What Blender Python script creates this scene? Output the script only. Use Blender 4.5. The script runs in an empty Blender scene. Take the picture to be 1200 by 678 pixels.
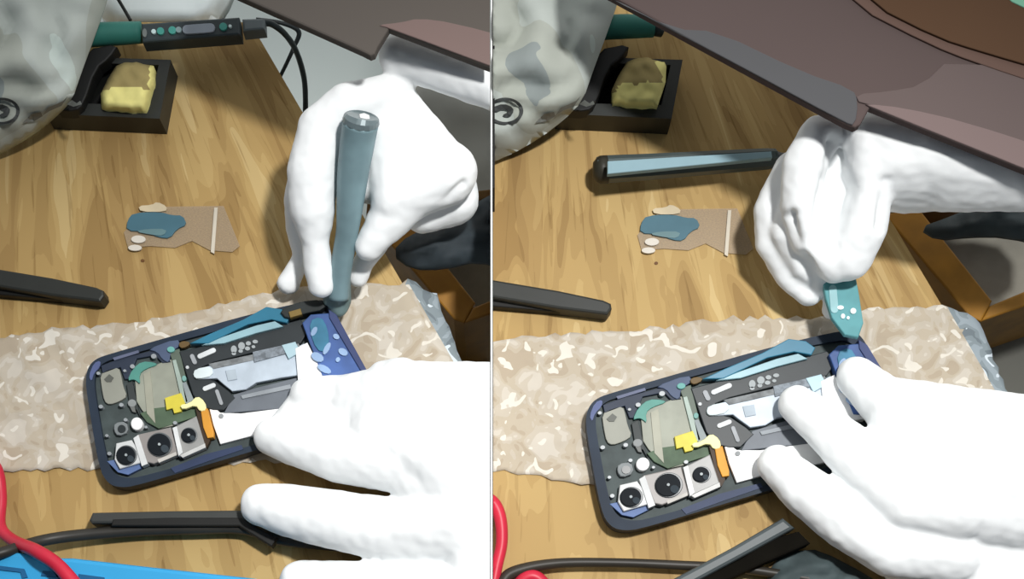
import bpy, bmesh, math, random
from mathutils import Vector, noise
from mathutils.geometry import delaunay_2d_cdt
random.seed(4)
sc = bpy.context.scene
COL = sc.collection

# ------------------------------------------------------------------ camera
TH = math.radians(20); F = 1648.0; D = 0.71; CX = 576.0; CY = 339.0
CAM = Vector((0, -D*math.sin(TH), D*math.cos(TH)))
def ray(px, py):
    u, v = (px-CX)/F, (CY-py)/F
    return Vector((u, v*math.cos(TH)+math.sin(TH), v*math.sin(TH)-math.cos(TH)))
def P(px, py, z):
    """point of the place seen at that spot of the photo, z millimetres above the desk"""
    r = ray(px, py); t = (z/1000.0-CAM.z)/r.z
    return CAM + r*t
def PR(px, py, z, r):
    q = ray(px, py); t = (z/1000.0-CAM.z)/q.z
    return CAM + q*t, r*t/F
cd = bpy.data.cameras.new('camera'); cam = bpy.data.objects.new('camera', cd); COL.objects.link(cam)
cam.location = CAM; cam.rotation_euler = (TH, 0, 0)
cd.sensor_width = 36; cd.lens = 36*F/1200; cd.shift_x = 24/1200; cd.clip_start = 0.01
sc.camera = cam

# ------------------------------------------------------------------ materials
def s2l(c):
    c /= 255.0
    return c/12.92 if c <= 0.04045 else ((c+0.055)/1.055)**2.4
GE = 0.58
def C(rgb, e=2.0):
    e = e*GE
    return tuple(min(0.93, s2l(v)/e) for v in rgb)+(1,)
MATS = {}
def mat(rgb, e=2.0, rough=0.55, spec=0.3, metal=0.0, var=0.12, scale=60, bump=0.0, coat=0.0):
    key = (rgb, e, rough, spec, metal, var, scale, bump, coat)
    if key in MATS: return MATS[key]
    m = bpy.data.materials.new('surface'); m.use_nodes = True
    nt = m.node_tree; b = nt.nodes['Principled BSDF']
    tc = nt.nodes.new('ShaderNodeTexCoord'); n = nt.nodes.new('ShaderNodeTexNoise')
    n.inputs['Scale'].default_value = scale; n.inputs['Detail'].default_value = 3
    nt.links.new(tc.outputs['Object'], n.inputs['Vector'])
    r = nt.nodes.new('ShaderNodeValToRGB'); r.color_ramp.interpolation = 'LINEAR'
    c = C(rgb, e)
    lo = tuple(v*(1-var) for v in c[:3])+(1,); hi = tuple(min(.93, v*(1+var)) for v in c[:3])+(1,)
    r.color_ramp.elements[0].position = .35; r.color_ramp.elements[0].color = lo
    r.color_ramp.elements[1].position = .65; r.color_ramp.elements[1].color = hi
    nt.links.new(n.outputs['Fac'], r.inputs['Fac']); nt.links.new(r.outputs['Color'], b.inputs['Base Color'])
    b.inputs['Roughness'].default_value = rough; b.inputs['Metallic'].default_value = metal
    b.inputs['Specular IOR Level'].default_value = spec
    b.inputs['Coat Weight'].default_value = coat
    if bump:
        bp = nt.nodes.new('ShaderNodeBump'); bp.inputs['Strength'].default_value = bump; bp.inputs['Distance'].default_value = 0.001
        nt.links.new(n.outputs['Fac'], bp.inputs['Height']); nt.links.new(bp.outputs['Normal'], b.inputs['Normal'])
    MATS[key] = m
    return m

def ramp(nt, stops, interp='CONSTANT'):
    r = nt.nodes.new('ShaderNodeValToRGB'); cr = r.color_ramp; cr.interpolation = interp
    while len(cr.elements) < len(stops): cr.elements.new(0.5)
    for e, (p, c) in zip(cr.elements, stops): e.position = p; e.color = c
    return r

def wood_mat():
    m = bpy.data.materials.new('oak_grain'); m.use_nodes = True
    nt = m.node_tree; b = nt.nodes['Principled BSDF']; b.inputs['Roughness'].default_value = .6
    b.inputs['Specular IOR Level'].default_value = .2
    uv = nt.nodes.new('ShaderNodeUVMap'); uv.uv_map = 'grain'
    def nz(sx, sy, det, dist=0.0):
        mp = nt.nodes.new('ShaderNodeMapping'); mp.inputs['Scale'].default_value = (sx, sy, 1)
        nt.links.new(uv.outputs['UV'], mp.inputs['Vector'])
        n = nt.nodes.new('ShaderNodeTexNoise'); n.inputs['Scale'].default_value = 1; n.inputs['Detail'].default_value = det
        n.inputs['Distortion'].default_value = dist
        nt.links.new(mp.outputs['Vector'], n.inputs['Vector']); return n
    E = 2.08
    a = nz(20, 2.2, 2.2, .7)
    ra = ramp(nt, [(0, C((166,134,82),E)), (.38, C((182,150,95),E)), (.46, C((192,160,103),E)), (.56, C((201,170,112),E)), (.65, C((214,186,130),E))])
    nt.links.new(a.outputs['Fac'], ra.inputs['Fac'])
    f = nz(110, 4.5, 2, .3)
    rf = ramp(nt, [(0, (.74,.70,.64,1)), (.31, (.87,.85,.82,1)), (.37, (1,1,1,1)), (.68, (1.0,1.0,1.0,1))])
    nt.links.new(f.outputs['Fac'], rf.inputs['Fac'])
    p = nz(9, .5, 1)
    rp = ramp(nt, [(0, (.84,.81,.78,1)), (.45, (.95,.94,.92,1)), (.56, (1,1,1,1))])
    nt.links.new(p.outputs['Fac'], rp.inputs['Fac'])
    x1 = nt.nodes.new('ShaderNodeMix'); x1.data_type = 'RGBA'; x1.blend_type = 'MULTIPLY'; x1.inputs[0].default_value = 1
    nt.links.new(ra.outputs['Color'], x1.inputs[6]); nt.links.new(rf.outputs['Color'], x1.inputs[7])
    x2 = nt.nodes.new('ShaderNodeMix'); x2.data_type = 'RGBA'; x2.blend_type = 'MULTIPLY'; x2.inputs[0].default_value = 1
    nt.links.new(x1.outputs[2], x2.inputs[6]); nt.links.new(rp.outputs['Color'], x2.inputs[7])
    nt.links.new(x2.outputs[2], b.inputs['Base Color'])
    return m
WOOD = wood_mat()

def film_mat(name, stops, scale, alpha, rough=.3, dist=1.2, glint_fleck=None):
    m = bpy.data.materials.new(name); m.use_nodes = True
    nt = m.node_tree; b = nt.nodes['Principled BSDF']; b.inputs['Roughness'].default_value = rough; b.inputs['Specular IOR Level'].default_value = .08
    tc = nt.nodes.new('ShaderNodeTexCoord'); n = nt.nodes.new('ShaderNodeTexNoise')
    n.inputs['Scale'].default_value = scale; n.inputs['Detail'].default_value = 1.5; n.inputs['Distortion'].default_value = dist
    nt.links.new(tc.outputs['Object'], n.inputs['Vector'])
    r = ramp(nt, stops)
    nt.links.new(n.outputs['Fac'], r.inputs['Fac']); out = r.outputs['Color']
    if glint_fleck:  # pale noise flecks paint the film's highlights into its base colour
        f = nt.nodes.new('ShaderNodeTexNoise'); f.inputs['Scale'].default_value = glint_fleck[0]; f.inputs['Detail'].default_value = .5; f.inputs['Distortion'].default_value = .9
        nt.links.new(tc.outputs['Object'], f.inputs['Vector'])
        fr = ramp(nt, [(0, (0,0,0,1)), (glint_fleck[1], (1,1,1,1))]); nt.links.new(f.outputs['Fac'], fr.inputs['Fac'])
        x = nt.nodes.new('ShaderNodeMix'); x.data_type = 'RGBA'
        nt.links.new(fr.outputs['Color'], x.inputs[0]); nt.links.new(out, x.inputs[6]); x.inputs[7].default_value = glint_fleck[2]
        out = x.outputs[2]
    nt.links.new(out, b.inputs['Base Color'])
    b.inputs['Alpha'].default_value = alpha
    return m
E = 1.75
BUBBLE = film_mat('bubble_film', [(0, C((184,170,150),E)), (.40, C((193,181,162),E)), (.50, C((198,188,172),E)), (.60, C((208,200,187),E))], 80, .88, .8, 1.2, (135, .66, C((228,222,210),E)))
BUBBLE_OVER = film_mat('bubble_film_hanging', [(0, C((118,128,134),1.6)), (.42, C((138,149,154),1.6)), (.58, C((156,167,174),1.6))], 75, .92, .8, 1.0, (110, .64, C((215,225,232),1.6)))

GL = None
def glove_mat():
    m = bpy.data.materials.new('white_knit_glove'); m.use_nodes = True
    nt = m.node_tree; b = nt.nodes['Principled BSDF']
    b.inputs['Base Color'].default_value = (.90, .92, .925, 1); b.inputs['Roughness'].default_value = .8
    b.inputs['Specular IOR Level'].default_value = .1
    tc = nt.nodes.new('ShaderNodeTexCoord'); n = nt.nodes.new('ShaderNodeTexNoise')
    n.inputs['Scale'].default_value = 70; n.inputs['Detail'].default_value = 2
    nt.links.new(tc.outputs['Object'], n.inputs['Vector'])
    bp = nt.nodes.new('ShaderNodeBump'); bp.inputs['Strength'].default_value = .25; bp.inputs['Distance'].default_value = .002
    nt.links.new(n.outputs['Fac'], bp.inputs['Height']); nt.links.new(bp.outputs['Normal'], b.inputs['Normal'])
    return m
GLOVE = glove_mat()

# ------------------------------------------------------------------ object helpers
def thing(name, label, cat, loc, group=None, kind=None):
    o = bpy.data.objects.new(name, None); COL.objects.link(o); o.location = loc; o.empty_display_size = .01
    o['label'] = label; o['category'] = cat
    if group: o['group'] = group
    if kind: o['kind'] = kind
    return o
def tag(o, label, cat, kind=None):
    o['label'] = label; o['category'] = cat
    if kind: o['kind'] = kind
    return o
CLIP = {'L': (-0.0007, -1), 'R': (0.0007, 1), None: None}
def abspos(o):
    v = Vector((0,0,0))
    while o: v = v+Vector(o.location); o = o.parent
    return v
def link(name, bm, m, parent=None, side=None, smooth=False, label=None):
    if side:
        x0, s = CLIP[side]
        if any((v.co.x-x0)*s < 0 for v in bm.verts):
            g = bm.verts[:]+bm.edges[:]+bm.faces[:]
            bmesh.ops.bisect_plane(bm, geom=g, plane_co=(x0,0,0), plane_no=(s,0,0), clear_inner=True)
            be = [e for e in bm.edges if e.is_boundary and all(abs(v.co.x-x0) < 1e-5 for v in e.verts)]
            if be: bmesh.ops.holes_fill(bm, edges=be, sides=0)
    bmesh.ops.recalc_face_normals(bm, faces=bm.faces[:])
    if parent: org = abspos(parent)
    else:
        xs = [v.co for v in bm.verts]
        org = Vector((sum(v.x for v in xs)/len(xs), sum(v.y for v in xs)/len(xs), min(v.z for v in xs)))
    for v in bm.verts: v.co -= org
    me = bpy.data.meshes.new(name); bm.to_mesh(me); bm.free()
    if smooth:
        for p in me.polygons: p.use_smooth = True
    for mm in (m if isinstance(m, (list, tuple)) else [m]): me.materials.append(mm)
    o = bpy.data.objects.new(name, me); COL.objects.link(o)
    if parent: o.parent = parent
    else: o.location = org
    if label: o['label'] = label
    return o

def chaikin(poly, n=1):
    for _ in range(n):
        q = []
        for i in range(len(poly)):
            a, b = poly[i], poly[(i+1) % len(poly)]
            q.append((a[0]*.75+b[0]*.25, a[1]*.75+b[1]*.25)); q.append((a[0]*.25+b[0]*.75, a[1]*.25+b[1]*.75))
        poly = q
    return poly
def capsule2(p, q, r, n=6):
    a = math.atan2(q[1]-p[1], q[0]-p[0]); out = []
    for i in range(n+1): t = a-math.pi/2+math.pi*i/n; out.append((q[0]+r*math.cos(t), q[1]+r*math.sin(t)))
    for i in range(n+1): t = a+math.pi/2+math.pi*i/n; out.append((p[0]+r*math.cos(t), p[1]+r*math.sin(t)))
    return out
def circ(c, r, ry=None, n=28, rot=0):
    ry = ry or r; out = []
    for i in range(n):
        t = 2*math.pi*i/n; x, y = r*math.cos(t), ry*math.sin(t)
        out.append((c[0]+x*math.cos(rot)-y*math.sin(rot), c[1]+x*math.sin(rot)+y*math.cos(rot)))
    return out
def prism_bm(poly, z1, z0, bev=0.0, bm=None, zref=None):
    """flat solid whose top outline is given in photo pixels at height zref (mm)"""
    bm = bm or bmesh.new()
    zr = z1 if zref is None else zref
    w = [P(x, y, zr) for x, y in poly]
    vt = [bm.verts.new((p.x, p.y, z1/1000)) for p in w]; vb = [bm.verts.new((p.x, p.y, z0/1000)) for p in w]
    n = len(w)
    ft = bm.faces.new(vt); bm.faces.new(vb[::-1])
    for i in range(n): bm.faces.new((vt[i], vt[(i+1) % n], vb[(i+1) % n], vb[i]))
    bmesh.ops.recalc_face_normals(bm, faces=bm.faces[:])
    if bev:
        es = list(ft.edges)
        bmesh.ops.bevel(bm, geom=es, offset=bev/1000, segments=2, affect='EDGES', profile=.5)
    return bm
def ringprism_bm(outer, inner, z1, z0):
    bm = bmesh.new(); n = len(outer)
    A = [P(x, y, z1) for x, y in outer]; B = [P(x, y, z1) for x, y in inner]
    at = [bm.verts.new((p.x,p.y,z1/1000)) for p in A]; ab = [bm.verts.new((p.x,p.y,z0/1000)) for p in A]
    bt = [bm.verts.new((p.x,p.y,z1/1000)) for p in B]; bb = [bm.verts.new((p.x,p.y,z0/1000)) for p in B]
    for i in range(n):
        j = (i+1) % n
        bm.faces.new((at[i],at[j],bt[j],bt[i])); bm.faces.new((ab[i],ab[j],at[j],at[i]))
        bm.faces.new((bt[i],bt[j],bb[j],bb[i])); bm.faces.new((bb[i],bb[j],ab[j],ab[i]))
    return bm

def inside(x, y, poly):
    c = False; n = len(poly); j = n-1
    for i in range(n):
        xi, yi = poly[i]; xj, yj = poly[j]
        if (yi > y) != (yj > y) and x < (xj-xi)*(y-yi)/(yj-yi)+xi: c = not c
        j = i
    return c
def segd(x, y, poly):
    best = 1e9; n = len(poly)
    for i in range(n):
        ax, ay = poly[i]; bx, by = poly[(i+1) % n]; dx, dy = bx-ax, by-ay
        L = dx*dx+dy*dy; t = max(0, min(1, ((x-ax)*dx+(y-ay)*dy)/L)) if L else 0
        best = min(best, math.hypot(x-ax-t*dx, y-ay-t*dy))
    return best
def densify(poly, step):
    out = []
    for i in range(len(poly)):
        a, b = poly[i], poly[(i+1) % len(poly)]; L = math.hypot(b[0]-a[0], b[1]-a[1]); k = max(1, int(L/step))
        for j in range(k): out.append((a[0]+(b[0]-a[0])*j/k, a[1]+(b[1]-a[1])*j/k))
    return out
def sheet_bm(poly, step, zf, thick=0.5, uvf=None):
    """triangulated sheet; outline in photo pixels, zf(px,py,dist to edge) gives the height in mm"""
    bd = densify(poly, step); pts = [Vector(p) for p in bd]; nb = len(bd)
    xs = [p[0] for p in poly]; ys = [p[1] for p in poly]; y = min(ys)+step*.5; row = 0
    while y < max(ys):
        x = min(xs)+step*.5*(row % 2)
        while x < max(xs):
            if inside(x, y, poly) and segd(x, y, poly) > step*.55: pts.append(Vector((x, y)))
            x += step
        y += step*.87; row += 1
    v2, e2, f2, *_ = delaunay_2d_cdt(pts, [(i, (i+1) % nb) for i in range(nb)], [], 1, 1e-4)
    bm = bmesh.new(); px = []
    for p in v2:
        d = segd(p.x, p.y, poly); bm.verts.new(P(p.x, p.y, zf(p.x, p.y, d))); px.append((p.x, p.y))
    bm.verts.ensure_lookup_table()
    for f in f2: bm.faces.new([bm.verts[i] for i in f])
    if uvf:
        uv = bm.loops.layers.uv.new('grain'); bm.verts.index_update()
        for f in bm.faces:
            for l in f.loops: l[uv].uv = uvf(*px[l.vert.index])
    for f in bm.faces:
        f.normal_update()
        if f.normal.z < 0: f.normal_flip()
    if thick:
        top = bm.faces[:]
        r = bmesh.ops.extrude_face_region(bm, geom=top, use_keep_orig=True)
        nv = [g for g in r['geom'] if isinstance(g, bmesh.types.BMVert)]
        for v in nv: v.co.z -= thick/1000
    return bm

def crom(pts, k=8):
    out = []
    n = len(pts)
    for i in range(n-1):
        p0 = pts[max(0,i-1)]; p1 = pts[i]; p2 = pts[i+1]; p3 = pts[min(n-1,i+2)]
        for j in range(k):
            t = j/k
            out.append(tuple(.5*((2*b)+(-a+c)*t+(2*a-5*b+4*c-d)*t*t+(-a+3*b-3*c+d)*t**3) for a,b,c,d in zip(p0,p1,p2,p3)))
    out.append(tuple(pts[-1])); return out
def tube_bm(pts, n=14, k=8, cap=True, squash=None, phase=0):
    """pts: (px, py, z mm, radius px)"""
    pp = crom(pts, k) if k > 1 else [tuple(p) for p in pts]
    W = [PR(*p) for p in pp]; bm = bmesh.new(); rings = []
    for i, (c, r) in enumerate(W):
        a = W[max(0,i-1)][0]; b = W[min(len(W)-1,i+1)][0]; t = (b-a).normalized()
        u = t.cross(Vector((0,0,1))); u = u.normalized() if u.length > 1e-6 else Vector((1,0,0)); v = u.cross(t).normalized()
        rings.append([bm.verts.new(c+u*r*math.cos(2*math.pi*(j+phase)/n)+v*r*(squash or 1)*math.sin(2*math.pi*(j+phase)/n)) for j in range(n)])
    for A, B in zip(rings, rings[1:]):
        for j in range(n): bm.faces.new((A[j], A[(j+1) % n], B[(j+1) % n], B[j]))
    if cap: bm.faces.new(rings[0][::-1]); bm.faces.new(rings[-1])
    return bm

_ico = bmesh.new(); bmesh.ops.create_icosphere(_ico, subdivisions=3, radius=1); ICO = [v.co.copy() for v in _ico.verts]; _ico.free()
def blob_mesh(hulls, voxel=.0011, smooth=6, wrinkle=.0004, creases=()):
    bm = bmesh.new()
    for h in hulls:
        vs = []
        for s in h:
            c, r = PR(*s[:4])
            for q in ICO: vs.append(bm.verts.new(c+q*r))
        res = bmesh.ops.convex_hull(bm, input=vs)
        junk = list({g for g in res['geom_interior']+res['geom_unused'] if isinstance(g, bmesh.types.BMVert)})
        if junk: bmesh.ops.delete(bm, geom=junk, context='VERTS')
    me = bpy.data.meshes.new('tmp'); bm.to_mesh(me); bm.free()
    o = bpy.data.objects.new('tmp', me); COL.objects.link(o)
    r = o.modifiers.new('r', 'REMESH'); r.mode = 'VOXEL'; r.voxel_size = voxel
    s = o.modifiers.new('s', 'SMOOTH'); s.iterations = smooth; s.factor = .6
    dg = bpy.context.evaluated_depsgraph_get(); dg.update()
    m2 = bpy.data.meshes.new_from_object(o.evaluated_get(dg))
    bpy.data.objects.remove(o); bpy.data.meshes.remove(me)
    bm = bmesh.new(); bm.from_mesh(m2); bpy.data.meshes.remove(m2); bm.normal_update()
    cr = []
    for c in creases:
        a = PR(*c[0]); b = PR(*c[1]); cr.append((a[0], b[0], a[1], c[2]/1000))
    for v in bm.verts:
        p = v.co
        d = wrinkle*noise.noise(p*90)+wrinkle*.8*noise.noise(p*210)
        for a, b, w, dep in cr:
            ab = b-a; t = max(0, min(1, (p-a).dot(ab)/ab.length_squared)); q = (p-a-ab*t); q.z *= .35
            d -= dep*math.exp(-(q.length/w)**2)
        v.co = p+v.normal*d
        if v.co.z < .0012: v.co.z = .0012
    return bm
def chain(*s): return [[a, b] for a, b in zip(s, s[1:])]

# ------------------------------------------------------------------ setting: floor, divider
def rect(x0, y0, x1, y1): return [(x0,y0),(x1,y0),(x1,y1),(x0,y1)]
bm = prism_bm(rect(-400,-300,1600,1000), -330, -345)
fl = link('floor', bm, mat((176,184,181), 0.95, .8, var=.06, scale=5)); fl['kind'] = 'structure'
bm = bmesh.new()
bmesh.ops.create_cube(bm, size=1)
for v in bm.verts: v.co = Vector((v.co.x*.0007, v.co.y*.62+.02, v.co.z*.07+.008))
dv = link('trim_1', bm, mat((255,255,255), 1.0, .5, var=0)); dv['kind'] = 'structure'
def strip_trim(name, x, y0, y1, w):
    a, b = P(CX, y0, 70).y, P(CX, y1, 70).y
    bm = bmesh.new(); bmesh.ops.create_cube(bm, size=1)
    for v in bm.verts: v.co = Vector((x+v.co.x*w, (a+b)/2+v.co.y*(a-b), .026+v.co.z*.030))
    o = link(name, bm, mat((12,12,14), 2, .6, var=0)); o['kind'] = 'structure'
strip_trim('trim_2', -.0009, 490, 720, .0010)
strip_trim('trim_3', .0010, -40, 190, .0012)

# ------------------------------------------------------------------ desks
def desk(side, ox):
    if side == 'L': poly = [(-60,26),(120,26),(293,26),(456,305),(586,528),(586,760),(-60,760)]
    else: poly = [(566,-40),(840,-40),(893,26),(1050,268),(1108,365),(1300,690),(1300,760),(566,760)]
    vx, vy = 30+ox, -420
    def uvf(x, y): return (450*(x-vx)/(y-vy)/450.0*1.0+(0 if side == 'L' else 3.3), (y-vy)/450.0+(0 if side == 'L' else 5.1))
    bm = sheet_bm(poly, 22, lambda x, y, d: 0, thick=22, uvf=uvf)
    return tag(link('desk', bm, WOOD, side=side), f'honey brown wooden desk top with streaky grain, {"left" if side=="L" else "right"} half of the picture', 'desk')
desk('L', 0); desk('R', 600)

# ------------------------------------------------------------------ bubble wrap
def wrap(side, poly, edge, ragx):
    # ragged outline
    dens = densify(poly, 9)
    rag = [(x+4*noise.noise(Vector((x*.09, y*.09, 1))), y+6*noise.noise(Vector((x*.11, y*.11, 5)))) for x, y in dens]
    (ax, ay), (bx, by) = edge
    def over(x, y): return ((x-ax)*(by-ay)-(y-ay)*(bx-ax))/math.hypot(bx-ax, by-ay)
    def zf(x, y, d):
        i = round(y/15.6); xx = x+(9 if i % 2 else 0); j = round(xx/18)
        r = math.hypot(xx-j*18, (y-i*15.6))/8.2
        z = 1.0+(.55*math.sqrt(1-r*r) if r < 1 else 0)*min(1, d/6)*(.4+.9*abs(noise.noise(Vector((x*.02,y*.02,8)))*2))+1.4*noise.noise(Vector((x*.03, y*.03, 3)))
        o = over(x, y)
        if o > 0: z -= o*.45
        return max(z, .6) if o <= 0 else z
    bm = sheet_bm(rag, 5, zf, thick=.25)
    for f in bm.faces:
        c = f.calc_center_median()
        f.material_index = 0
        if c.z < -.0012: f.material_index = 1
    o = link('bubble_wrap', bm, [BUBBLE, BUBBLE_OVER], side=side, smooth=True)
    tag(o, f'crinkled bubble wrap sheet under the {"left" if side=="L" else "right"} picture phone, draped over the desk edge', 'bubble wrap')
wrap('L', [(-40,402),(60,385),(150,378),(220,368),(300,345),(390,330),(456,335),(480,328),(512,345),(540,420),(562,470),(590,530),(480,560),(330,540),(110,550),(-40,552)], ((456,305),(586,528)), 0)
wrap('R', [(562,402),(640,392),(760,385),(860,372),(950,372),(1020,362),(1085,358),(1115,358),(1150,378),(1165,420),(1182,462),(1230,560),(1000,560),(830,560),(690,568),(562,548)], ((1050,268),(1300,690)), 0)

# ------------------------------------------------------------------ drawer, cabinet, cloth beyond the desk edge
def drawer(side, T, e):
    w = 'left' if side == 'L' else 'right'
    t = thing('wooden_drawer', f'open golden brown wooden drawer beyond the desk edge, {w} picture', 'drawer', P(*T(1150,330), -120))
    br = mat((140,98,30), e*.8, .5, var=.15); bd = mat((92,66,28), e*.8, .6, var=.15)
    def pl(ps): return [T(*p) for p in ps]
    link('side_board', prism_bm(pl([(1035,250),(1078,245),(1163,352),(1150,376),(1138,372)]), -40, -110, 1), br, t, side)
    link('front_board', prism_bm(pl([(1150,376),(1160,358),(1300,300),(1300,325)]), -40, -125, 1), br, t, side)
    link('bottom', prism_bm(pl([(1070,235),(1165,352),(1300,300),(1300,200)]), -75, -80, 0, zref=-60), mat((112,110,102), e*.6, .8, var=.1), t, side)
    link('back_board', prism_bm(pl([(1035,250),(1036,236),(1300,205),(1300,215)]), -40, -110, 1), bd, t, side)
    cab = link('cabinet', prism_bm(pl([(1020,250),(1150,400),(1320,330),(1320,620),(1180,620),(1060,420)]), -130, -320, 2), mat((98,98,92), e*.8, .7, var=.1, scale=14), None, side)
    tag(cab, f'dull grey cabinet below the open drawer, {w} picture', 'cabinet')
drawer('R', lambda x, y: (x, y), 1.5)
drawer('L', lambda x, y: (x-606, y+2), 2.0)
# dark brown edge shadow gap plank of the right desk
def cloth(side, poly, z, lab, rgb, e=1.6, amp=9, zedge=None):
    def zf(x, y, d):
        return z+min(1, d/14)*8+amp*min(1, d/10)*noise.noise(Vector((x*.03+y*.055, y*.03-x*.01, 2)))
    bm = sheet_bm(chaikin(poly), 7, zf, thick=3)
    tag(link('dark_cloth', bm, mat(rgb, e, .75, var=.45, scale=22), None, side, True), lab, 'cloth')
cloth('L', [(458,296),(480,274),(520,262),(556,238),(600,215),(600,318),(560,304),(520,314),(482,314)], 0, 'crumpled black cloth below the wrist of the tool-holding glove, left picture', (44,52,57))
cloth('R', [(1078,266),(1110,255),(1150,238),(1172,214),(1240,228),(1240,290),(1180,276),(1140,276),(1100,280)], 0, 'crumpled black cloth below the wrist of the strip-pulling glove, right picture', (60,68,70))
cloth('R', [(900,660),(945,640),(985,655),(1060,700),(900,700)], 3, 'dark slate cloth under the lower glove at the bottom of the right picture', (70,82,84))
# grey things beyond the left desk
bm = sheet_bm(chaikin([(440,80),(520,70),(600,60),(600,330),(500,330),(470,240),(430,150)]), 14, lambda x,y,d: -170+min(1,d/30)*8+5*noise.noise(Vector((x*.02,y*.02,0))), thick=20)
tag(link('grey_storage_bag', bm, mat((126,127,122), 1.25, .8, var=.18, scale=14), None, 'L', True), 'soft grey bag on the floor behind the tool-holding glove', 'bag')
bm = sheet_bm(chaikin([(112,-30),(280,-30),(262,14),(240,34),(180,36),(120,34)]), 10, lambda x,y,d: -14+min(1,d/16)*14+3*noise.noise(Vector((x*.03,y*.03,0))), thick=8)
tag(link('plastic_pouch', bm, mat((172,179,179), .95, .5, var=.06, scale=14), None, 'L', True), 'pale grey plastic pouch behind the soldering iron handle, left picture', 'pouch')

# ------------------------------------------------------------------ plastic bag at the top left of each picture
def bag(side, ox, lx):
    poly = chaikin([(-60+ox,-60),(140+ox,-60),(126+ox,0),(112+ox,40),(97+ox,80),(84+ox,118),(62+ox,140),(36+ox,160),(0+ox,181),(-60+ox,205)])
    w = 'left' if side == 'L' else 'right'
    def zf(x, y, d):
        x -= ox; v = Vector((x*.016, y*.02, 7))
        n = abs(noise.noise(v))*30+abs(noise.noise(v*2.1))*5
        low = min(1, max(0, (185-y)/70))
        return 6+low*24+min(1, d/28)**.7*14+(n-8)*min(1, d/40)*.75
    t = thing('plastic_bag', f'crumpled pale grey plastic bag in the top left corner of the {w} picture', 'bag', P(40+ox, 60, 5))
    m = film_mat('bag_film', [(0, C((128,135,134),1.35)), (.38, C((154,158,150),1.35)), (.47, C((164,170,165),1.35)), (.56, C((178,188,183),1.35))], 10, 1.0, .8, .6)
    link('bag_film', sheet_bm(poly, 8, zf, thick=.5), m, t, side, True)
    def zp(dz): return lambda x, y, d: zf(x, y, segd(x, y, poly))+dz
    ink = mat((58,60,60), 1.3, .6); c = (lx, 130)
    def ringsheet(r0, r1):
        bm = bmesh.new(); n = 36; A = []; B = []
        for i in range(n):
            a = 2*math.pi*i/n
            for L, r in ((A, r0), (B, r1)):
                x, y = c[0]+r*1.15*math.cos(a), c[1]+r*.85*math.sin(a)
                L.append(bm.verts.new(P(x, y, zp(1.3)(x, y, 0))))
        for i in range(n): bm.faces.new((A[i], A[(i+1) % n], B[(i+1) % n], B[i]))
        return bm
    link('printed_ring', ringsheet(15, 18.5), ink, t, side)
    link('printed_swirl', sheet_bm(chaikin([(c[0]-16,c[1]-4),(c[0]-2,c[1]-9),(c[0]+10,c[1]-4),(c[0]+9,c[1]+4),(c[0]+1,c[1]+8),(c[0]-4,c[1]+5),(c[0]+4,c[1]+1),(c[0]-2,c[1]-3),(c[0]-12,c[1]+2)]), 4, zp(1.3), 0), ink, t, side)
    ink2 = mat((104,106,102), 1.3, .6)
    for ps in ([(26,144),(36,134),(48,131),(50,136),(40,142)], [(50,135),(56,126),(66,122),(74,118),(80,112),(72,124),(58,130)], [(78,122),(84,117),(90,121),(94,118),(96,122),(86,125)]):
        link('printed_mark', sheet_bm([(x+ox+(0 if side=='L' else 2), y) for x, y in ps], 4, zp(1.6), 0), ink2, t, side)
bag('L', 0, 2); bag('R', 599, 592)

# ------------------------------------------------------------------ sponge holder and sponge
def holder(side, ox, sx, sy):
    w = 'left' if side == 'L' else 'right'
    def g(ps): return [(x+ox, y) for x, y in ps]
    t = thing('sponge_holder', f'black square soldering sponge tray beside the plastic bag, {w} picture', 'tray', P(150+ox,110,0))
    bk = mat((36,38,36), 1.35, .5, var=.1); dk = mat((17,18,18), 1.3, .6, var=.1)
    outer = g([(104,67),(200,70),(187,139),(52,133)])
    inner = g([(122,74),(186,76),(175,123),(88,121)])
    o2 = densify(outer, 1e9); 
    link('rim', ringprism_bm(outer, inner, 18, 0), bk, t, side)
    link('well', prism_bm(inner, 3, .5, zref=18), mat((8,8,8), 1.3, .7, var=.1), t, side)
    link('iron_stand', prism_bm(chaikin(g([(60,128),(98,58),(140,50),(128,68),(112,80),(98,122),(88,130)])), 24, 15, 1), dk, t, side)
    sp = [(x+sx, y+sy) for x, y in [(136,74),(146,70),(160,69),(168,72),(180,74),(182,80),(181,98),(171,128),(145,127),(119,124),(118,107),(126,90)]]
    cx, cy = 150+sx, 100+sy
    def zf(x, y, d): return 20+min(1, d/7)**.6*7+1.6*noise.noise(Vector((x*.1,y*.1,0)))-max(0, (96+sy-y))*.10
    bm = sheet_bm(sp, 4, zf, thick=16)
    for f in bm.faces:
        c = f.calc_center_median(); q = P(cx, 104+sy, 24)
        f.material_index = 0
        if c.y > q.y+.0035*noise.noise(c*120) and c.x < P(cx+24, 100, 24).x+.004*noise.noise(c*90): f.material_index = 1
    o = link('sponge', bm, [mat((200,192,122), 1.25, .9, var=.08, bump=.3), mat((140,126,82), 1.3, .9, var=.12, bump=.3)], None, side, True)
    tag(o, f'worn yellow cleaning sponge with scorched brown top, sitting in the black tray, {w} picture', 'sponge')
holder('L', 0, 0, 3); holder('R', 600, 599, -2)

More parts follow.
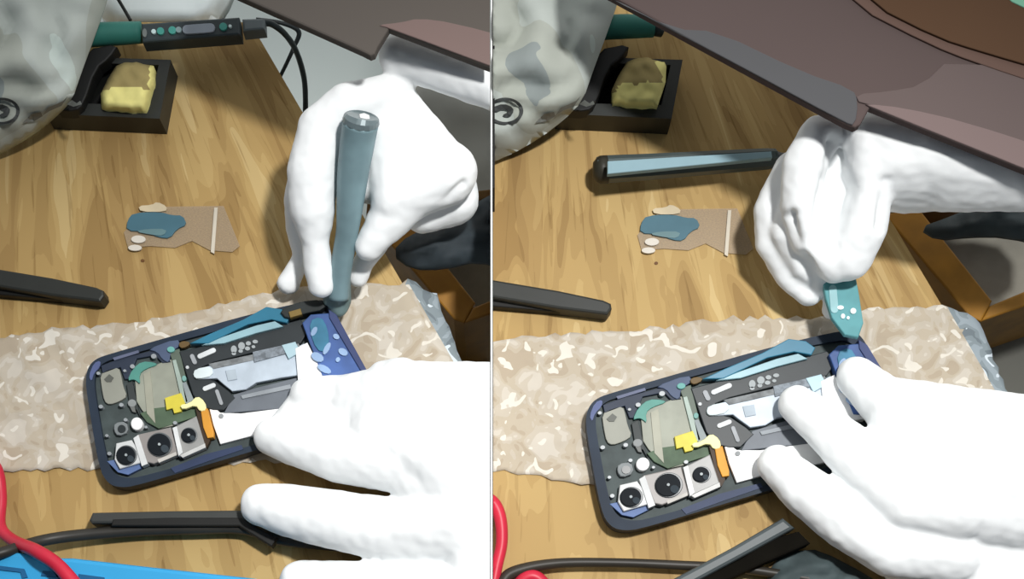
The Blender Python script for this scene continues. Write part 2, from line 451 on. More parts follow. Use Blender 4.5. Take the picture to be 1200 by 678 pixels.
# ------------------------------------------------------------------ soldering iron (left picture) / sleeve (right picture)
t = thing('soldering_iron', 'dark electronic soldering iron with green sleeve and round buttons, above the sponge tray, left picture', 'soldering iron', P(190,38,0))
link('grip_sleeve', tube_bm([(70,43,22,15),(105,41,22,14.5),(135,39.5,21,14),(166,38,20,13)], 20, 4), mat((44,104,94), 1.35, .6, var=.08), t, 'L', True)
def boxbar(x0, y0, x1, y1, hw0, hw1, z1, z0, bev=1.2):
    dx, dy = x1-x0, y1-y0; L = math.hypot(dx, dy); nx, ny = -dy/L, dx/L
    return prism_bm([(x0+nx*hw0,y0+ny*hw0),(x1+nx*hw1,y1+ny*hw1),(x1-nx*hw1,y1-ny*hw1),(x0-nx*hw0,y0-ny*hw0)], z1, z0, bev)
hb = link('handle_body', boxbar(166,38,281,30,11,10.5,27,17), mat((46,55,58), 1.35, .45, var=.06), t, 'L')
def oniron(u, v): 
    return (166+115*u, 38.5-8*u+v)
link('end_mark', prism_bm(circ(oniron(.03,0), 2.6, 5), 27.8, 27, 0), mat((100,105,103), 1.3), t, 'L')
for u, r, c in ((.12,2.8,(180,200,200)),(.19,4.3,(60,135,125)),(.31,4.6,(60,135,125)),(.375,3.6,(120,140,142)),(.83,4.6,(60,135,125)),(.90,2.0,(190,205,205))):
    link('button', prism_bm(circ(oniron(u,-1), r), 28.2, 27, .3), mat(c, 1.3, .4, var=.03), t, 'L')
link('display', prism_bm(chaikin(capsule2(oniron(.46,-.5), oniron(.70,-.5), 5.4)), 28, 27, .2), mat((132,140,150), 1.3, .3, var=.05), t, 'L')
pl = tag(link('cable_plug', boxbar(284,29,310,27.5,7.5,6.5,24,15), mat((84,92,94), 1.2, .4), None, 'L'), 'grey metal plug at the right end of the soldering iron', 'plug')
tag(link('power_cable', tube_bm([(306,27,16,5),(318,28,15,4),(334,40,8,3.6),(347,60,-10,3.4),(356,90,-30,3.3),(358,120,-50,3.2),(357,150,-60,3.2)], 10), mat((42,50,52), 1.3, .5), None, 'L', True), 'thick black cable curving from the soldering iron plug down past the desk edge', 'cable')
tag(link('thin_cable', tube_bm([(300,22,-20,1.8),(330,27,-24,2.6),(350,37,-30,3),(344,56,-36,2.6),(335,76,-40,2.4),(325,96,-44,2.4)], 8), mat((26,32,34), 1.3, .5), None, 'L', True), 'thin black cable crossing behind the thick one beyond the left desk edge', 'cable')
tag(link('thin_cable', tube_bm([(130,-14,14,2),(142,5,14,2),(153,24,14,2)], 8), mat((20,22,22), 1.3, .5), None, 'L', True), 'short thin black cable above the green sleeve at the top of the left picture', 'cable')
t = thing('soldering_iron', 'green sleeved soldering iron end between plastic bag and sponge tray, right picture', 'soldering iron', P(730,30,0))
link('grip_sleeve', tube_bm([(670,36,22,16),(700,33,22,14.5),(735,31,21,14.5),(766,32,20,12)], 20, 4), mat((44,104,94), 1.35, .6, var=.08), t, 'R', True)
link('collar', tube_bm([(764,33,20,9),(776,37,18,7)], 16, 2), mat((34,44,44), 1.3, .5), t, 'R', True)

# ------------------------------------------------------------------ overhead equipment arm
def arm(side):
    w = 'left' if side == 'L' else 'right'
    def a(name, ps, z1, z0, rgb, r=0, bev=.4):
        link(name, prism_bm(chaikin(ps, r) if r else ps, z1, z0, bev), mat(rgb, 1.9, .9, .1, var=.03, scale=8), t, side)
    if side == 'L':
        t = thing('equipment_arm', 'dark brown-grey overhead equipment arm crossing the top right of the left picture', 'equipment arm', P(480,20,100))
        a('housing', [(250,-18),(424,60),(434,65),(439,63),(443,54),(456,33),(620,96),(620,-90),(250,-90)], 104, 99, (93,87,82), 0, 1)
        a('edge_band', chaikin([(441,29),(470,26),(490,21),(530,26),(620,50),(620,94),(456,32.5)]), 104.6, 103.8, (122,104,100))
    else:
        t = thing('equipment_arm', 'broad dark brown overhead equipment arm filling the top right of the right picture', 'equipment arm', P(1000,40,100))
        a('housing', [(692,-18),(990,144),(1002,149),(1008,146),(1020,125),(1260,222),(1260,-90),(692,-90)], 104, 99, (89,77,75), 0, 1)
        a('edge_band', chaikin([(712,-4),(790,34),(840,36),(940,84),(1000,104),(1006,120),(1002,147),(990,143),(860,73),(740,10)]), 104.6, 103.8, (86,86,88))
        a('side_panel', chaikin([(1115,66),(1260,104),(1260,196),(1120,144),(1008,122),(1002,110),(1040,107),(1080,100)]), 104.9, 103.8, (100,88,86))
        a('lower_band', chaikin([(1013,121),(1060,126),(1130,142),(1260,184),(1260,221),(1021,125)]), 105.3, 103.8, (122,106,104))
        a('top_cover_edge', chaikin([(955,-60),(1000,6),(1090,52),(1140,72),(1260,112),(1260,-90),(955,-90)]), 105.4, 103.8, (100,80,72))
        a('top_cover', chaikin([(975,-60),(1020,4),(1100,44),(1150,60),(1260,92),(1260,-90),(975,-90)]), 107, 104, (86,64,48))
        a('green_label', [(1176,-8),(1186,2),(1216,16),(1216,-14),(1176,-14)], 107.5, 107, (120,175,150))
arm('L'); arm('R')

# ------------------------------------------------------------------ black bar tool, tape scraps
def bar_tool(side, ox, oy):
    w = 'left' if side == 'L' else 'right'
    t = thing('pry_tool', f'flat black plastic pry tool entering from the left edge of the {w} picture', 'pry tool', P(60+ox,335+oy,0))
    ps = [(-60,303),(60,323),(112,334),(121,338),(122,344),(117,351),(60,344),(-60,324)]
    link('blade', prism_bm([(x+ox,y+oy) for x,y in ps], 11, 1, 1.2), mat((42,44,41), 1.9, .5, var=.06), t, side)
    link('underside_ridge', prism_bm([(x+ox,y+oy) for x,y in [(-60,322),(20,330),(84,350),(-60,338)]], 6, 0, .6), mat((18,18,16), 1.9, .6, var=.05), t, side)
bar_tool('L', 0, 2); bar_tool('R', 595, 17)
def scraps(side, ox, oy):
    w = 'left' if side == 'L' else 'right'
    def g(ps): return [(x+ox, y+oy) for x, y in ps]
    t = thing('adhesive_film', f'small clear adhesive film with torn blue backing on the desk, {w} picture', 'film', P(200+ox,265+oy,0))
    film = bpy.data.materials.new('clear_film'); film.use_nodes = True; b = film.node_tree.nodes['Principled BSDF']
    b.inputs['Base Color'].default_value = C((190,172,150), 1.6); b.inputs['Alpha'].default_value = .5; b.inputs['Roughness'].default_value = .35
    n = film.node_tree.nodes.new('ShaderNodeTexNoise'); n.inputs['Scale'].default_value = 60
    r = ramp(film.node_tree, [(0, C((172,152,126),1.7)), (.5, C((186,164,132),1.7))]); film.node_tree.links.new(n.outputs['Fac'], r.inputs['Fac']); film.node_tree.links.new(r.outputs['Color'], b.inputs['Base Color'])
    link('clear_film', prism_bm(g([(186,242),(262,241),(281,288),(272,295),(246,293),(225,282),(205,290),(176,288),(150,290),(145,272),(160,255),(170,246)]), 1.0, .5), film, t, side)
    link('blue_backing', prism_bm(chaikin(g([(149,258),(156,249),(188,248),(202,252),(214,252),(219,263),(207,268),(199,279),(186,278),(170,271),(148,270)])), 2, 1.0, .2), mat((66,104,118), 1.7, .5, var=.06), t, side)
    link('blue_sheen', prism_bm(chaikin(g([(158,271),(172,268),(196,268),(192,276),(178,275)])), 2.3, 2, 0), mat((96,126,130), 1.7, .4, var=.05), t, side)
    lt = mat((215,208,196), 1.8, .5, var=.04)
    link('folded_corner', prism_bm(chaikin(g([(162,241),(178,240),(184,236),(196,242),(194,248),(165,248)])), 1.9, 1, 0), mat((200,185,155), 1.8), t, side)
    for c, rx, ry in (((162,280),8.5,4.5),((158,290),8,3.6)):
        link('white_flake', prism_bm(circ((c[0]+ox,c[1]+oy), rx, ry), 2.2, 1.1, .2), lt, t, side)
    link('crease_line', prism_bm(g([(251,243),(255,243),(251,297),(247,295)]), 1.9, 1, 0), mat((196,188,172), 1.8), t, side)
scraps('L', 0, 0); scraps('R', 602, 3)
for ox, oy, s, w in ((0,0,'L','left'),(602,3,'R','right')):
    tag(link('wood_knot', prism_bm(circ((167+ox,305+oy),2.2,1.7), .5, 0), mat((110,72,34), 2), None, s), f'tiny brown speck on the desk below the blue film, {w} picture', 'speck')

# ------------------------------------------------------------------ pen screwdriver lying at right
t = thing('pen_screwdriver', 'slate pen screwdriver with painted pale blue facet highlight lying below the sponge tray, right picture', 'screwdriver', P(810,193,0))
link('barrel', tube_bm([(700,199,13,15),(706,198.5,13,16.5),(760,195.5,13,15.5),(900,186,13,12.5),(910,185,13,11)], 8, 1, phase=.5), mat((70,80,80), 1.6, .4, var=.06), t, 'R')
link('end_cap', tube_bm([(695,199,13,9),(699,199,13,14),(703,199,13,16.8),(712,198.5,13,17)], 20, 1), mat((44,42,34), 1.6, .5), t, 'R', True)
def onpen(u, v): return (712+u*(904-712), 198+u*(185.5-198)+v)
link('facet_highlight', prism_bm([onpen(0,-9.5), onpen(1,-8.5), onpen(1.005,-1), onpen(0,5.5)], 27.6, 24, .4), mat((150,180,190), 2.0, .5, .1, var=.03), t, 'R')  # lighter strip stands in for the reflection on the barrel's upper facet
link('neck', tube_bm([(908,185,13,11),(916,183.5,13,5),(926,182.5,13,4),(945,181,13,4)], 14, 2), mat((40,46,46), 1.6, .4), t, 'R', True)

# ------------------------------------------------------------------ phones
def phone(side, T, pull):
    w = 'left' if side == 'L' else 'right'
    def g(ps): return [T(*p) for p in ps]
    ctr = P(*T(260,465), 0)
    t = thing('smartphone', f'opened navy blue smartphone with exposed circuit board and three camera lenses, {w} picture', 'phone', ctr)
    N = dict(side=side)
    def part(name, ps, z1, z0, m, bev=.25, par=None, r=0, label=None):
        ps = g(ps)
        if r: ps = chaikin(ps, r)
        return link(name, prism_bm(ps, z1, z0, bev), m, par or t, side, label=label)
    outer = [(103,470),(100,445),(103,430),(112,420),(130,414),(200,394),(300,366),(372,350),(384,354),(394,368),(450,478),(440,486),(290,530),(160,569),(140,571),(126,566),(116,548)]
    oc = chaikin(outer, 2)
    cx, cy = 268, 462
    def off(k, ax=0, ay=0): return [(cx+(x-cx)*(1-k[0]), cy+(y-cy)*(1-k[1])) for x, y in oc]
    link('case_back', prism_bm(g(oc), 5, 1, .8, zref=9), mat((58,48,44), 2, .5, var=.08), t, side)
    link('frame_rim', ringprism_bm(g(oc), g(off((.06,.10))), 10.5, 4), mat((50,60,74), 2.2, .5, .1, var=.16, scale=40), t, side)
    link('chassis', prism_bm(g(off((.055,.095))), 8, 5, 0), mat((66,76,76), 1.9, .6, var=.2, scale=120), t, side)
    # frame highlights
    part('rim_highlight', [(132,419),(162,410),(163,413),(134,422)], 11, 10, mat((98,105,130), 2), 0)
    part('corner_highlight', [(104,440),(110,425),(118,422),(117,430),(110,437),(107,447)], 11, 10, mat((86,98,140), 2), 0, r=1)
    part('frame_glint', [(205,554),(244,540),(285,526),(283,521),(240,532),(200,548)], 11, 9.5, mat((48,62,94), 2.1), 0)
    part('corner_flange', [(125,540),(136,538),(140,550),(165,543),(166,548),(150,556),(138,553)], 10.9, 8, mat((100,124,172), 2), .2)
    # upper dark flange
    part('top_flange', [(118,428),(140,420),(175,411),(195,412),(200,424),(190,425),(182,416),(160,420),(150,444),(146,444),(141,430),(120,438)], 10, 8, mat((44,54,72), 2), .3)
    part('blue_flange', [(172,409),(207,396),(212,404),(200,412),(198,425),(190,421),(184,412)], 10.8, 8, mat((80,94,122), 2), .3, r=1)
    part('shield_plate', [(117,438),(128,432),(139,430),(142,440),(144,452),(149,464),(140,470),(128,474),(122,470),(119,455)], 10, 8, mat((152,153,142), 2, .5, var=.05), .3, r=1)
    part('shield_tag', [(122,444),(128,438),(133,442),(130,447),(125,447)], 10.5, 10, mat((96,98,92), 2), 0)
    cb = part('circuit_board', [(158,446),(166,434),(190,424),(202,420),(209,448),(214,474),(206,498),(186,502),(166,480),(160,470)], 9.6, 8, mat((148,151,138), 1.8, .5, var=.12, scale=70), .3)
    part('green_area', [(164,484),(180,478),(214,474),(232,478),(236,486),(205,496),(186,502),(172,494)], 9.9, 8, mat((84,104,82), 2, .6, var=.2, scale=90), .2)
    part('dark_bracket', [(148,450),(155,446),(160,470),(165,490),(160,480),(152,476),(150,462)], 10, 8, mat((54,60,60), 2), .2)
    part('teal_seal', [(149,446),(155,432),(166,423),(180,424),(185,427),(170,432),(163,438),(164,450),(160,446),(156,444)], 10.7, 8, mat((84,148,136), 2, .5, var=.1), .2, r=1)
    part('green_bracket', [(198,412),(210,408),(219,448),(223,470),(216,474),(208,440)], 10.6, 8, mat((96,108,96), 2, .5, var=.06), .3)
    part('grey_bracket', [(213,448),(218,447),(227,468),(218,474)], 11, 10, mat((150,160,162), 2), .2)
    part('teal_dot', circ((200,409),4.5,3.5), 12, 10, mat((112,176,170), 2), .3)
    part('teal_dot', circ((215.5,443),2.6,3.4), 12, 10, mat((130,180,172), 2), .3)
    part('brass_contact', [(209,402),(214,399),(222,400),(222,404),(214,408),(210,406)], 12, 9, mat((104,82,46), 2), .3, r=1)
    # black flex cover
    fc = part('flex_cover', [(210,412),(250,402),(300,388),(352,374),(362,386),(352,402),(300,412),(250,424),(236,430),(234,440),(252,446),(268,458),(276,466),(262,480),(250,480),(236,476),(226,462),(219,440)], 11.2, 8, mat((48,54,57), 2.1, .45, var=.08), .4)
    for p, q, r in (((234,417),(250,410),2.9),((240,455),(250,451),2.7)):
        part('contact_pad', capsule2(p, q, r), 12, 11, mat((222,226,228), 2), .2)
    for p, q, r in (((225,417),(228,424),2.6),((254,458),(259,472),2.2)):
        part('clip', capsule2(p, q, r), 12, 11, mat((168,172,176), 2), .2)
    for c, rx, ry in (((274,409),3.5,4.5),((283,405),4,4.5),((291,402),3,2.5),((299,400),3.2,2.2),((282,411),2.6,2.2),((290,408),3,2.4),((297,406),2.2,1.8),((274,414),2.6,2)):
        part('solder_dot', circ(c, rx, ry, 12), 11.9, 11, mat((162,168,170), 2), 0)
    part('screw', circ((219.5,430),1.9), 12, 11, mat((214,218,220), 2), 0)
    part('silver_plate', [(228,433),(246,428),(268,428),(340,410),(356,402),(358,438),(330,442),(300,448),(288,456),(272,458),(262,450),(254,443),(232,444)], 12.2, 9, mat((196,208,220), 2, .35, var=.10, scale=90), .4)
    part('silver_flap', [(228,432),(248,428),(250,440),(231,444),(226,440)], 13, 11, mat((228,240,242), 2), .3, r=1)
    part('silver_tab', [(264,434),(276,432),(278,444),(267,446)], 12.8, 12, mat((176,188,198), 2), .2)
    part('shield_strip', [(244,426),(300,414),(350,402),(352,408),(300,421),(250,432)], 12.6, 11, mat((128,132,134), 2, .6, var=.3, scale=300), .2)
    part('lower_flex', [(274,462),(300,454),(356,440),(366,470),(332,478),(262,484)], 11, 8, mat((112,118,126), 2.1, .5, var=.12, scale=60), .3)
    part('lower_flex_bar', [(282,463),(340,450),(341,455),(284,467)], 11.8, 11, mat((150,156,162), 2), .1)
    part('white_flex', [(346,408),(360,401),(380,440),(392,452),(350,456)], 14.2, 9, mat((244,248,250), 1.6, .4, var=.02), .3)
    part('flex_end', [(330,404),(346,400),(352,412),(338,420)], 13.8, 11, mat((176,204,214), 1.9, .4, var=.05), .2)
    part('shield_band', [(168,438),(176,434),(182,496),(172,484)], 10.2, 9, mat((164,164,148), 2, .5), .1)
    part('shield_band', [(202,422),(206,421),(220,470),(214,474)], 11, 9, mat((170,186,176), 2, .5), .1)
    part('connector_hatch', [(296,412),(346,401),(350,410),(298,424)], 13.2, 12, mat((126,134,142), 2, .6, var=.35, scale=420), .1)
    part('battery', [(243,470),(258,483),(282,484),(345,476),(350,500),(292,511),(258,520),(250,498)], 10.8, 8, mat((250,252,252), 1.5, .4, var=.02), .4)
    part('battery_stud', circ((259,487),2.8), 11.4, 10.5, mat((150,154,156), 2), .1)
    # cameras
    lens = mat((24,29,34), 2, .6, .1, var=.1); gl2 = mat((62,70,76), 2, .7, .05)
    for q, c, r, colr in (([(136,519),(154,515),(166,533),(168,541),(140,549),(134,538)], (148,533), 12, (214,216,216)),
                         ([(160,509),(200,500),(208,532),(180,543),(172,541)], (187,520.5), 14.5, (148,143,140)),
                         ([(204,500),(230,487),(240,520),(213,532)], (221.5,509.5), 9.5, (158,158,156))):
        h = part('camera_module', q, 13, 8, mat(colr, 2, .4, var=.08, scale=90), .5)
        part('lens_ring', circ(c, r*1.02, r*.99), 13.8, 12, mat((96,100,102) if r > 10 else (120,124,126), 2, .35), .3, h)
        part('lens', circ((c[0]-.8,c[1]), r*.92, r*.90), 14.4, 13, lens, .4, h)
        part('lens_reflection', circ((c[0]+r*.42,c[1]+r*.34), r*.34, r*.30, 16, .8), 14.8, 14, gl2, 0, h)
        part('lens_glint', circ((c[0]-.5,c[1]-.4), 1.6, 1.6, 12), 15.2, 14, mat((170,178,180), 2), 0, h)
    part('camera_bracket', [(156,513),(162,509),(173,543),(166,546)], 13.8, 9, mat((222,224,224), 2), .2)
    part('camera_bracket', [(202,501),(207,499),(214,530),(209,534)], 13.8, 9, mat((222,224,224), 2), .2)
    part('camera_foot', [(210,533),(240,519),(241,524),(214,536)], 13.2, 9, mat((210,210,208), 2), .2)
    part('camera_foot', [(184,538),(206,529),(207,533),(186,542)], 13.2, 9, mat((200,196,190), 2), .2)
    sb = part('sensor_housing', [(134,495),(148,493),(151,506),(138,511),(133,504)], 11, 8, mat((132,138,140), 2), .4, r=1)
    part('sensor_window', circ((142.5,502), 4.6, 4.6, 16), 11.6, 10.5, mat((48,54,56), 2, .3), 0, sb)
    part('flash', circ((160,496), 7, 7.6, 20), 12, 8, mat((250,250,250), 1.7), .6)
    part('speaker_slot', circ((154.5,472), 5, 4.6, 16), 10.6, 8, mat((140,144,144), 2), .3)
    part('speaker_leg', [(151,474),(157,474),(159,483),(155,482)], 10.4, 8, mat((112,114,112), 2), .1)
    for c, r in (((115,437),2.2),((118,476),2.6),((155,429),2.8),((180,417),3.2),((146,434),1.8),((125,510),2.0),((171,500),1.8),((205,495),2.4),((128,531),2.5),((147,491.5),2.3),((142,474),2.6)):
        part('screw', circ((c[0],c[1]), r, r*.9, 14), 11.4, 8, mat((158,164,168), 2, .4, .5), .1)
    part('yellow_sticker', [(193,466),(212,460),(217,472),(212,482),(204,484),(202,478),(195,480)], 12, 9, mat((214,200,70), 2, .5, var=.12, scale=90), .2)
    part('pale_flex', [(210,474),(222,472),(231,463),(240,470),(242,480),(234,482),(229,474),(214,480)], 14, 12, mat((252,240,176), 1.8), .4, r=1)
    part('orange_flex', [(235,480),(243,478),(250,506),(250,512),(243,513),(238,500)], 13.6, 9, mat((226,158,54), 2), .3)
    part('dark_slot', [(229,478),(234,478),(246,516),(242,524),(238,518)], 12.4, 9, mat((62,44,26), 2), .1)
    # upper edge cable, end of frame
    part('edge_strip', [(222,402),(245,391),(285,374),(312,359),(330,362),(340,370),(336,378),(318,374),(290,380),(244,402)], 14, 9, mat((52,122,150), 2, .35, var=.08), .4)
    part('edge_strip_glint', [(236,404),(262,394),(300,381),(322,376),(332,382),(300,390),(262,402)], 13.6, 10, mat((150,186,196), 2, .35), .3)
    if pull:
        return t, part, g
    return t, part, g

TL = lambda x, y: (x, y)
TR = lambda x, y: (1.123*x+573.8, 1.037*y-.03*x+33.7)
tl, partL, _ = phone('L', TL, False)
tr, partR, _ = phone('R', TR, True)
partL('black_bar', [(326,363),(350,353),(378,350),(382,362),(352,368),(336,374)], 16, 10, mat((36,42,42), 2), .5, r=1)
partL('bronze_contact', [(338,365),(352,361),(354,368),(340,372)], 17, 14, mat((126,104,52), 2), .3)
def bluepart(part, dx=0, k=1.0, teal=True):
    part('blue_end_block', [(354,378),(364,368),(392,366),(432,441),(428,452),(380,446),(374,430),(362,400)], 15, 9, mat((66,94,150), 1.9, .5, .3, var=.35, scale=45), .5)
    part('dark_side_rail', [(385,362),(394,368),(434,441),(428,443),(400,396),(386,372)], 16, 10, mat((58,70,112), 2), .3)
    part('teal_sheen', [(362,376),(376,370),(384,384),(386,404),(376,414),(366,400)], 15.8, 14, mat((58,120,150), 1.8, .5, .3, var=.2), .2, r=1)
    for c in ((368,388,3,6),(383,408,3,8),(372,418,8,5),(402,412,6,4),(380,432,9,4),(394,394,4,3),(396,421,2.5,3)):
        part('shimmer_spot', circ((c[0],c[1]), c[2], c[3], 10, .5), 16, 15, mat((150,178,214), 2), 0)  # pale spots paint in the shimmer of the reflective blue end
bluepart(partL); bluepart(partR)

# ------------------------------------------------------------------ wires, rods and blue case at the bottom
tag(link('black_cable', tube_bm([(-60,664,26,7),(0,648,26,7),(60,631,12,7),(150,622,7,7),(230,619,7,7),(285,619,7,7),(330,632,7,7),(400,640,7,6)], 12), mat((50,48,44), 2, .45), None, 'L', True), 'black cable curving from the lower left corner toward the glove, left picture', 'cable')
tag(link('black_cable', tube_bm([(560,720,6,7),(586,686,6,7),(602,670,6,7),(650,660,6,6),(720,659,6,5.5),(800,662,6,5.5),(870,666,6,5.5),(960,680,6,6)], 12), mat((52,48,42), 2, .45), None, 'R', True), 'black cable arching along the bottom edge of the right picture', 'cable')
t = thing('black_rod', 'straight black plastic rod lying under the glove fingers at the bottom of the left picture', 'rod', P(200,606,0))
link('shaft', prism_bm([(108,600),(200,598),(300,597),(302,611),(200,612),(107,613),(104,609)], 12, 2, 1.2), mat((60,62,60), 2, .5, var=.06), t, 'L')
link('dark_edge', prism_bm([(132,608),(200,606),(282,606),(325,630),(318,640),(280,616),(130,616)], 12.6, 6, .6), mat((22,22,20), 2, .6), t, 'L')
t = thing('black_rod', 'slate black rod running diagonally under the glove at the bottom of the right picture', 'rod', P(860,645,0))
link('shaft', prism_bm([(740,704),(860,640),(918,606),(932,618),(870,652),(770,706)], 16, 4, 1.6), mat((74,82,84), 2, .45, var=.06), t, 'R')
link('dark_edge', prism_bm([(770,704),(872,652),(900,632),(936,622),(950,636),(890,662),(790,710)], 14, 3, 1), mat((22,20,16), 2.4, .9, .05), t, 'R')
red = mat((205,42,66), 2, .4, var=.08)
tag(link('red_wire', tube_bm([(-30,530,8,8),(-6,548,8,8),(1,580,8,7),(0,615,10,7),(14,632,16,7),(44,646,32,8),(70,664,34,8),(100,700,34,9)], 12), red, None, 'L', True), 'red wire crossing the blue case in the lower left corner, left picture', 'wire')
tag(link('red_wire', tube_bm([(560,580,6,8),(577,588,6,8),(586,606,6,7.5),(588,635,6,7),(582,664,6,7),(575,700,6,7)], 12), red, None, 'R', True), 'red wire bending along the left edge of the right picture', 'wire')
tag(link('red_wire', tube_bm([(600,700,4,9),(614,678,6,8),(630,677,6,8),(650,700,4,8)], 12), red, None, 'R', True), 'small red wire end peeking up below the black cable, right picture', 'wire')
t = thing('blue_case', 'bright blue plastic tool case at the bottom left corner of the left picture', 'case', P(80,690,0))
link('case_body', prism_bm([(-80,632),(0,644),(36,648),(50,653),(84,653),(180,664),(300,677),(330,760),(-80,760)], 24, 0, 2), mat((58,170,228), 2.1, .4, var=.06, scale=12), t, 'L')
db = mat((22,98,148), 2.1, .5)
link('slot', prism_bm([(-20,660),(28,666),(32,676),(26,677),(24,670),(-20,665)], 25, 24, 0), db, t, 'L')
link('slot', prism_bm([(50,668),(72,670),(72,676),(48,674)], 25, 24, 0), db, t, 'L')
link('slot', prism_bm([(92,672),(122,676),(122,684),(94,682)], 25, 24, 0), db, t, 'L')
link('slot', prism_bm([(54,656),(66,660),(84,684),(72,684)], 25, 24, 0), mat((26,58,110), 2.1), t, 'L')

# ------------------------------------------------------------------ tool held in the left picture
t = thing('pry_tool', 'thick blue-grey metal handled pry tool held upright by the white glove, left picture', 'pry tool', P(396,356,14))
steel = mat((112,136,142), 1.5, .45, .4, .1, var=.22, scale=35)
link('handle', tube_bm([(397,350,22,12),(398,330,27,12.5),(402,300,36,13),(407,270,45,13.5),(410,240,53,16),(414,200,63,19),(419,165,72,21),(423,142,80,22)], 12, 4), steel, t, 'L', True)
link('end_cap', tube_bm([(423,142,80,22),(423.6,138,81.5,21),(424,136,82,18)], 24, 1), mat((126,142,146), 2.3, .3, .6, .2), t, 'L', False)
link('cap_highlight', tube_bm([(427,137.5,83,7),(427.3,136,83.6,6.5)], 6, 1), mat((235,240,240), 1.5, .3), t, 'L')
link('blade', tube_bm([(400,318,30,11),(397,335,24,15),(395,350,18,17),(394,360,15,14),(391,366,13,9)], 14, 5, squash=.5), mat((106,126,126), 1.6, .4, .4, .1, var=.1), t, 'L', True)

# teal strip pulled in the right picture
t = thing('adhesive_pull_strip', 'translucent teal adhesive strip pulled up between glove fingertips and phone, right picture', 'strip', P(990,390,14))
link('strip', prism_bm([(963,322),(1002,318),(1007,345),(1012,378),(1006,395),(990,392),(975,372),(968,350)], 34, 31, .6), mat((104,172,178), 2.2, .5, .2, var=.12), t, 'R')
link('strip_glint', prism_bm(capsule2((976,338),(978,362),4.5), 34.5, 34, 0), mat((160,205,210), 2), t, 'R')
for c in ((985,360,4,2.5),(1000,364,3.5,3.5),(988,370,2.5,3),(994,372,1.8,2)):
    link('bubble', prism_bm(circ((c[0],c[1]), c[2], c[3], 12), 34.8, 34, 0), mat((225,240,240), 1.8), t, 'R')

# ------------------------------------------------------------------ gloved hands
def hand(side, hulls, lab, **k):
    bm = blob_mesh(hulls, **k)
    return tag(link('gloved_hand', bm, GLOVE, None, side, True), lab, 'gloved hand')
# left picture, lower hand
H = []
H += chain((360,462,16,21),(405,465,20,27),(470,458,34,34))
H += [[(405,465,20,27),(470,458,34,34),(440,490,28,30)],[(358,470,12,20),(330,505,12,20),(420,500,20,34)]]
H += chain((448,440,30,18),(470,448,34,30))
H += chain((320,511,16,23),(345,517,19,28),(400,532,24,34),(460,540,30,36),(520,545,34,40))
H += chain((306,591,18,25),(340,598,20,31),(400,610,24,35),(470,622,28,38),(540,610,34,50))
H += chain((352,682,16,26),(410,690,20,33),(480,700,26,40),(560,700,32,44))
H += [[(470,456,34,34),(440,505,28,34),(520,540,36,46),(600,470,40,46)]]
H += [[(520,540,36,46),(560,600,34,50),(640,520,44,60),(640,620,40,60)]]
H += [[(460,540,30,30),(520,545,34,44),(560,600,34,46)],[(600,470,40,46),(660,470,44,46),(640,560,44,60)]]
H += [[(560,600,34,46),(640,620,40,60),(640,740,36,60),(570,710,30,44)]]
hand('L', H, 'white gloved hand pressing the phone with spread fingers, lower right of the left picture',
     creases=[((452,430,52,7),(468,448,60,7),1.5), ((338,478,40,5),(372,500,44,8),2.5), ((372,470,44,4),(380,492,44,4),1.5), ((448,575,50,8),(470,600,50,6),2), ((540,585,80,6),(545,640,80,8),2)])
# left picture, upper hand
H = []
H += chain((408,122,66,26),(378,150,62,29),(366,200,56,30),(366,245,48,27),(370,282,40,16),(373,312,32,18),(377,333,28,16))
H += chain((372,170,50,26),(358,230,38,25),(352,265,26,18),(354,300,18,10),(338,331,12,14))
H += chain((420,325,18,12),(425,310,22,12),(440,285,30,16))
H += chain((408,122,66,26),(450,112,64,24),(476,98,66,12))
H += [[(450,116,60,26),(470,106,62,12),(520,205,52,38),(462,235,50,28),(450,160,54,22)]]
H += chain((524,200,52,36),(482,226,50,31),(452,262,44,24),(432,289,40,17))
H += chain((520,215,34,38),(528,232,30,34),(495,252,30,22))
H += [[(408,122,60,26),(450,116,56,26),(366,200,48,24),(455,220,44,24)]]
H += [[(468,62,72,24),(464,70,70,20),(640,124,84,27)],[(464,78,70,14),(474,96,66,8)]]
hand('L', H, 'white gloved hand gripping the blue-grey pry tool, upper right of the left picture',
     creases=[((446,150,84,8),(450,205,80,12),5), ((436,235,74,7),(458,190,80,9),5), ((520,235,60,4),(545,215,60,4),2), ((362,276,60,5),(385,275,60,5),1)])
# right picture, upper hand
H = []
H += chain((962,160,72,26),(944,195,66,28),(940,240,58,26),(952,280,50,26),(978,308,44,24))
H += chain((1018,175,74,26),(1020,220,66,26),(1010,265,56,30),(992,300,46,30))
H += [[(962,165,56,24),(1018,178,58,24),(1010,265,42,28),(952,272,40,26)]]
H += chain((930,200,44,24),(908,248,36,25),(905,285,30,20),(925,325,24,16),(947,344,22,15))
H += chain((945,220,50,24),(925,270,40,24),(945,310,32,22),(965,335,28,12))
H += [[(945,220,50,22),(915,250,36,22),(925,290,32,22)]]
H += chain((974,364,18,11),(980,340,24,12))
H += [[(1018,160,74,30),(1020,190,70,30),(1090,180,76,42)],[(1020,200,64,34),(1060,205,56,46),(1110,200,62,46),(1080,190,70,44)],[(1090,180,76,42),(1110,205,64,44),(1290,226,84,22),(1260,196,86,28)]]
hand('R', H, 'white gloved hand pulling the teal strip, upper right of the right picture',
     creases=[((984,165,84,12),(990,215,80,14),8), ((982,215,76,14),(964,278,64,8),10), ((925,255,60,6),(955,330,40,6),5), ((1040,215,80,8),(1034,265,66,8),4), ((1110,218,90,6),(1100,240,80,6),2)])
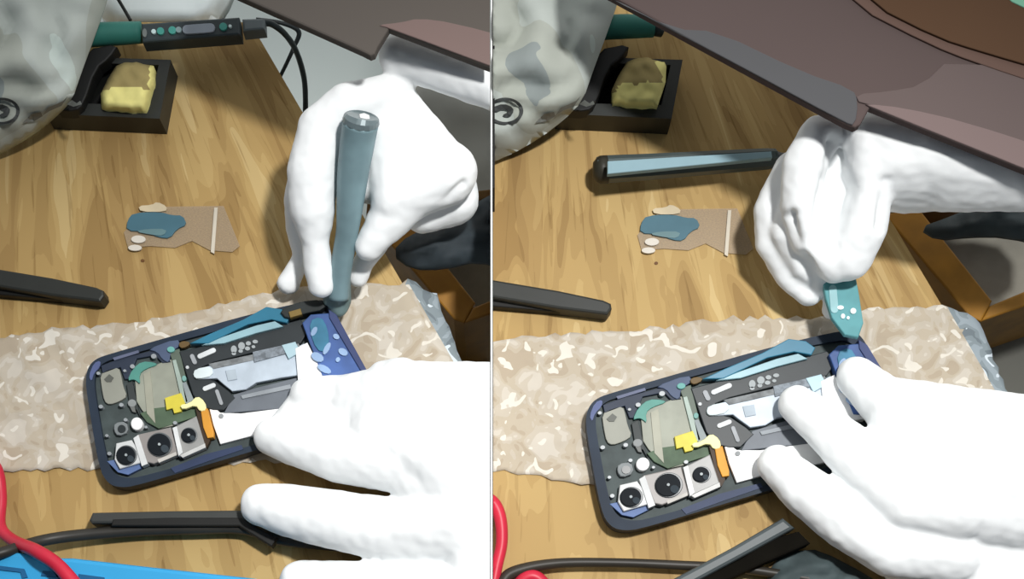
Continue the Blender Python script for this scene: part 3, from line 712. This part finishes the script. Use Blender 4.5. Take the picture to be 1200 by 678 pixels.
# right picture, lower hand
H = []
H += chain((1005,442,20,25),(1030,465,26,30),(1070,500,34,40),(1130,520,42,52))
H += chain((935,474,22,23),(965,498,25,28),(1012,543,30,34),(1062,588,34,36),(1120,590,38,44))
H += chain((911,545,20,24),(942,572,22,30),(992,610,23,34),(1045,642,24,35),(1110,645,26,40))
H += [[(1050,485,32,34),(1130,520,42,52),(1120,590,38,44),(1060,575,34,28)]]
H += [[(1040,470,28,30),(1090,490,38,30),(1260,520,50,50),(1130,530,42,50)]]
H += [[(1130,530,42,52),(1260,520,48,56),(1260,600,34,56),(1120,590,34,44)]]
H += [[(1045,645,16,26),(1120,610,22,40),(1120,680,12,34),(1260,620,22,56),(1260,760,14,40),(1080,690,8,26)]]
hand('R', H, 'white gloved hand steadying the phone with long fingers, lower right of the right picture',
     creases=[((1015,480,46,8),(1056,538,60,10),6), ((968,545,40,7),(1040,610,46,7),4), ((1050,600,60,6),(1100,625,60,6),2.5), ((1050,640,56,5),(1130,610,60,9),3), ((1150,640,60,8),(1190,620,60,8),3)])

# ------------------------------------------------------------------ light
def spot(loc, aim, power, size, angle, blend=1.0):
    l = bpy.data.lights.new('lamp', 'SPOT'); l.energy = power; l.shadow_soft_size = size; l.spot_size = math.radians(angle); l.spot_blend = blend
    o = bpy.data.objects.new('lamp', l); COL.objects.link(o); o.location = loc
    o.rotation_euler = (Vector(aim)-Vector(loc)).to_track_quat('-Z', 'Y').to_euler()
    l.color = (1, .99, .97)
spot((.25, .06, 1.02), (.02, -.19, 0), 53, .04, 54)
w = bpy.data.worlds.new('world'); sc.world = w; w.use_nodes = True
nt = w.node_tree; bg = nt.nodes['Background']
tc = nt.nodes.new('ShaderNodeTexCoord'); sp = nt.nodes.new('ShaderNodeSeparateXYZ')
nt.links.new(tc.outputs['Generated'], sp.inputs['Vector'])
mp = nt.nodes.new('ShaderNodeMapRange'); mp.inputs['From Min'].default_value = -1; mp.inputs['From Max'].default_value = 1
nt.links.new(sp.outputs['Y'], mp.inputs['Value'])
r = ramp(nt, [(0, (.05,.06,.08,1)), (.42, (.22,.26,.30,1)), (.6, (.95,.98,1,1)), (1, (2.1,2.1,2.05,1))], 'LINEAR')
nt.links.new(mp.outputs['Result'], r.inputs['Fac']); nt.links.new(r.outputs['Color'], bg.inputs['Color'])
bg.inputs['Strength'].default_value = .48
sc.view_settings.view_transform = 'Standard'; sc.view_settings.look = 'None'
sc.view_settings.exposure = 0; sc.view_settings.gamma = 1
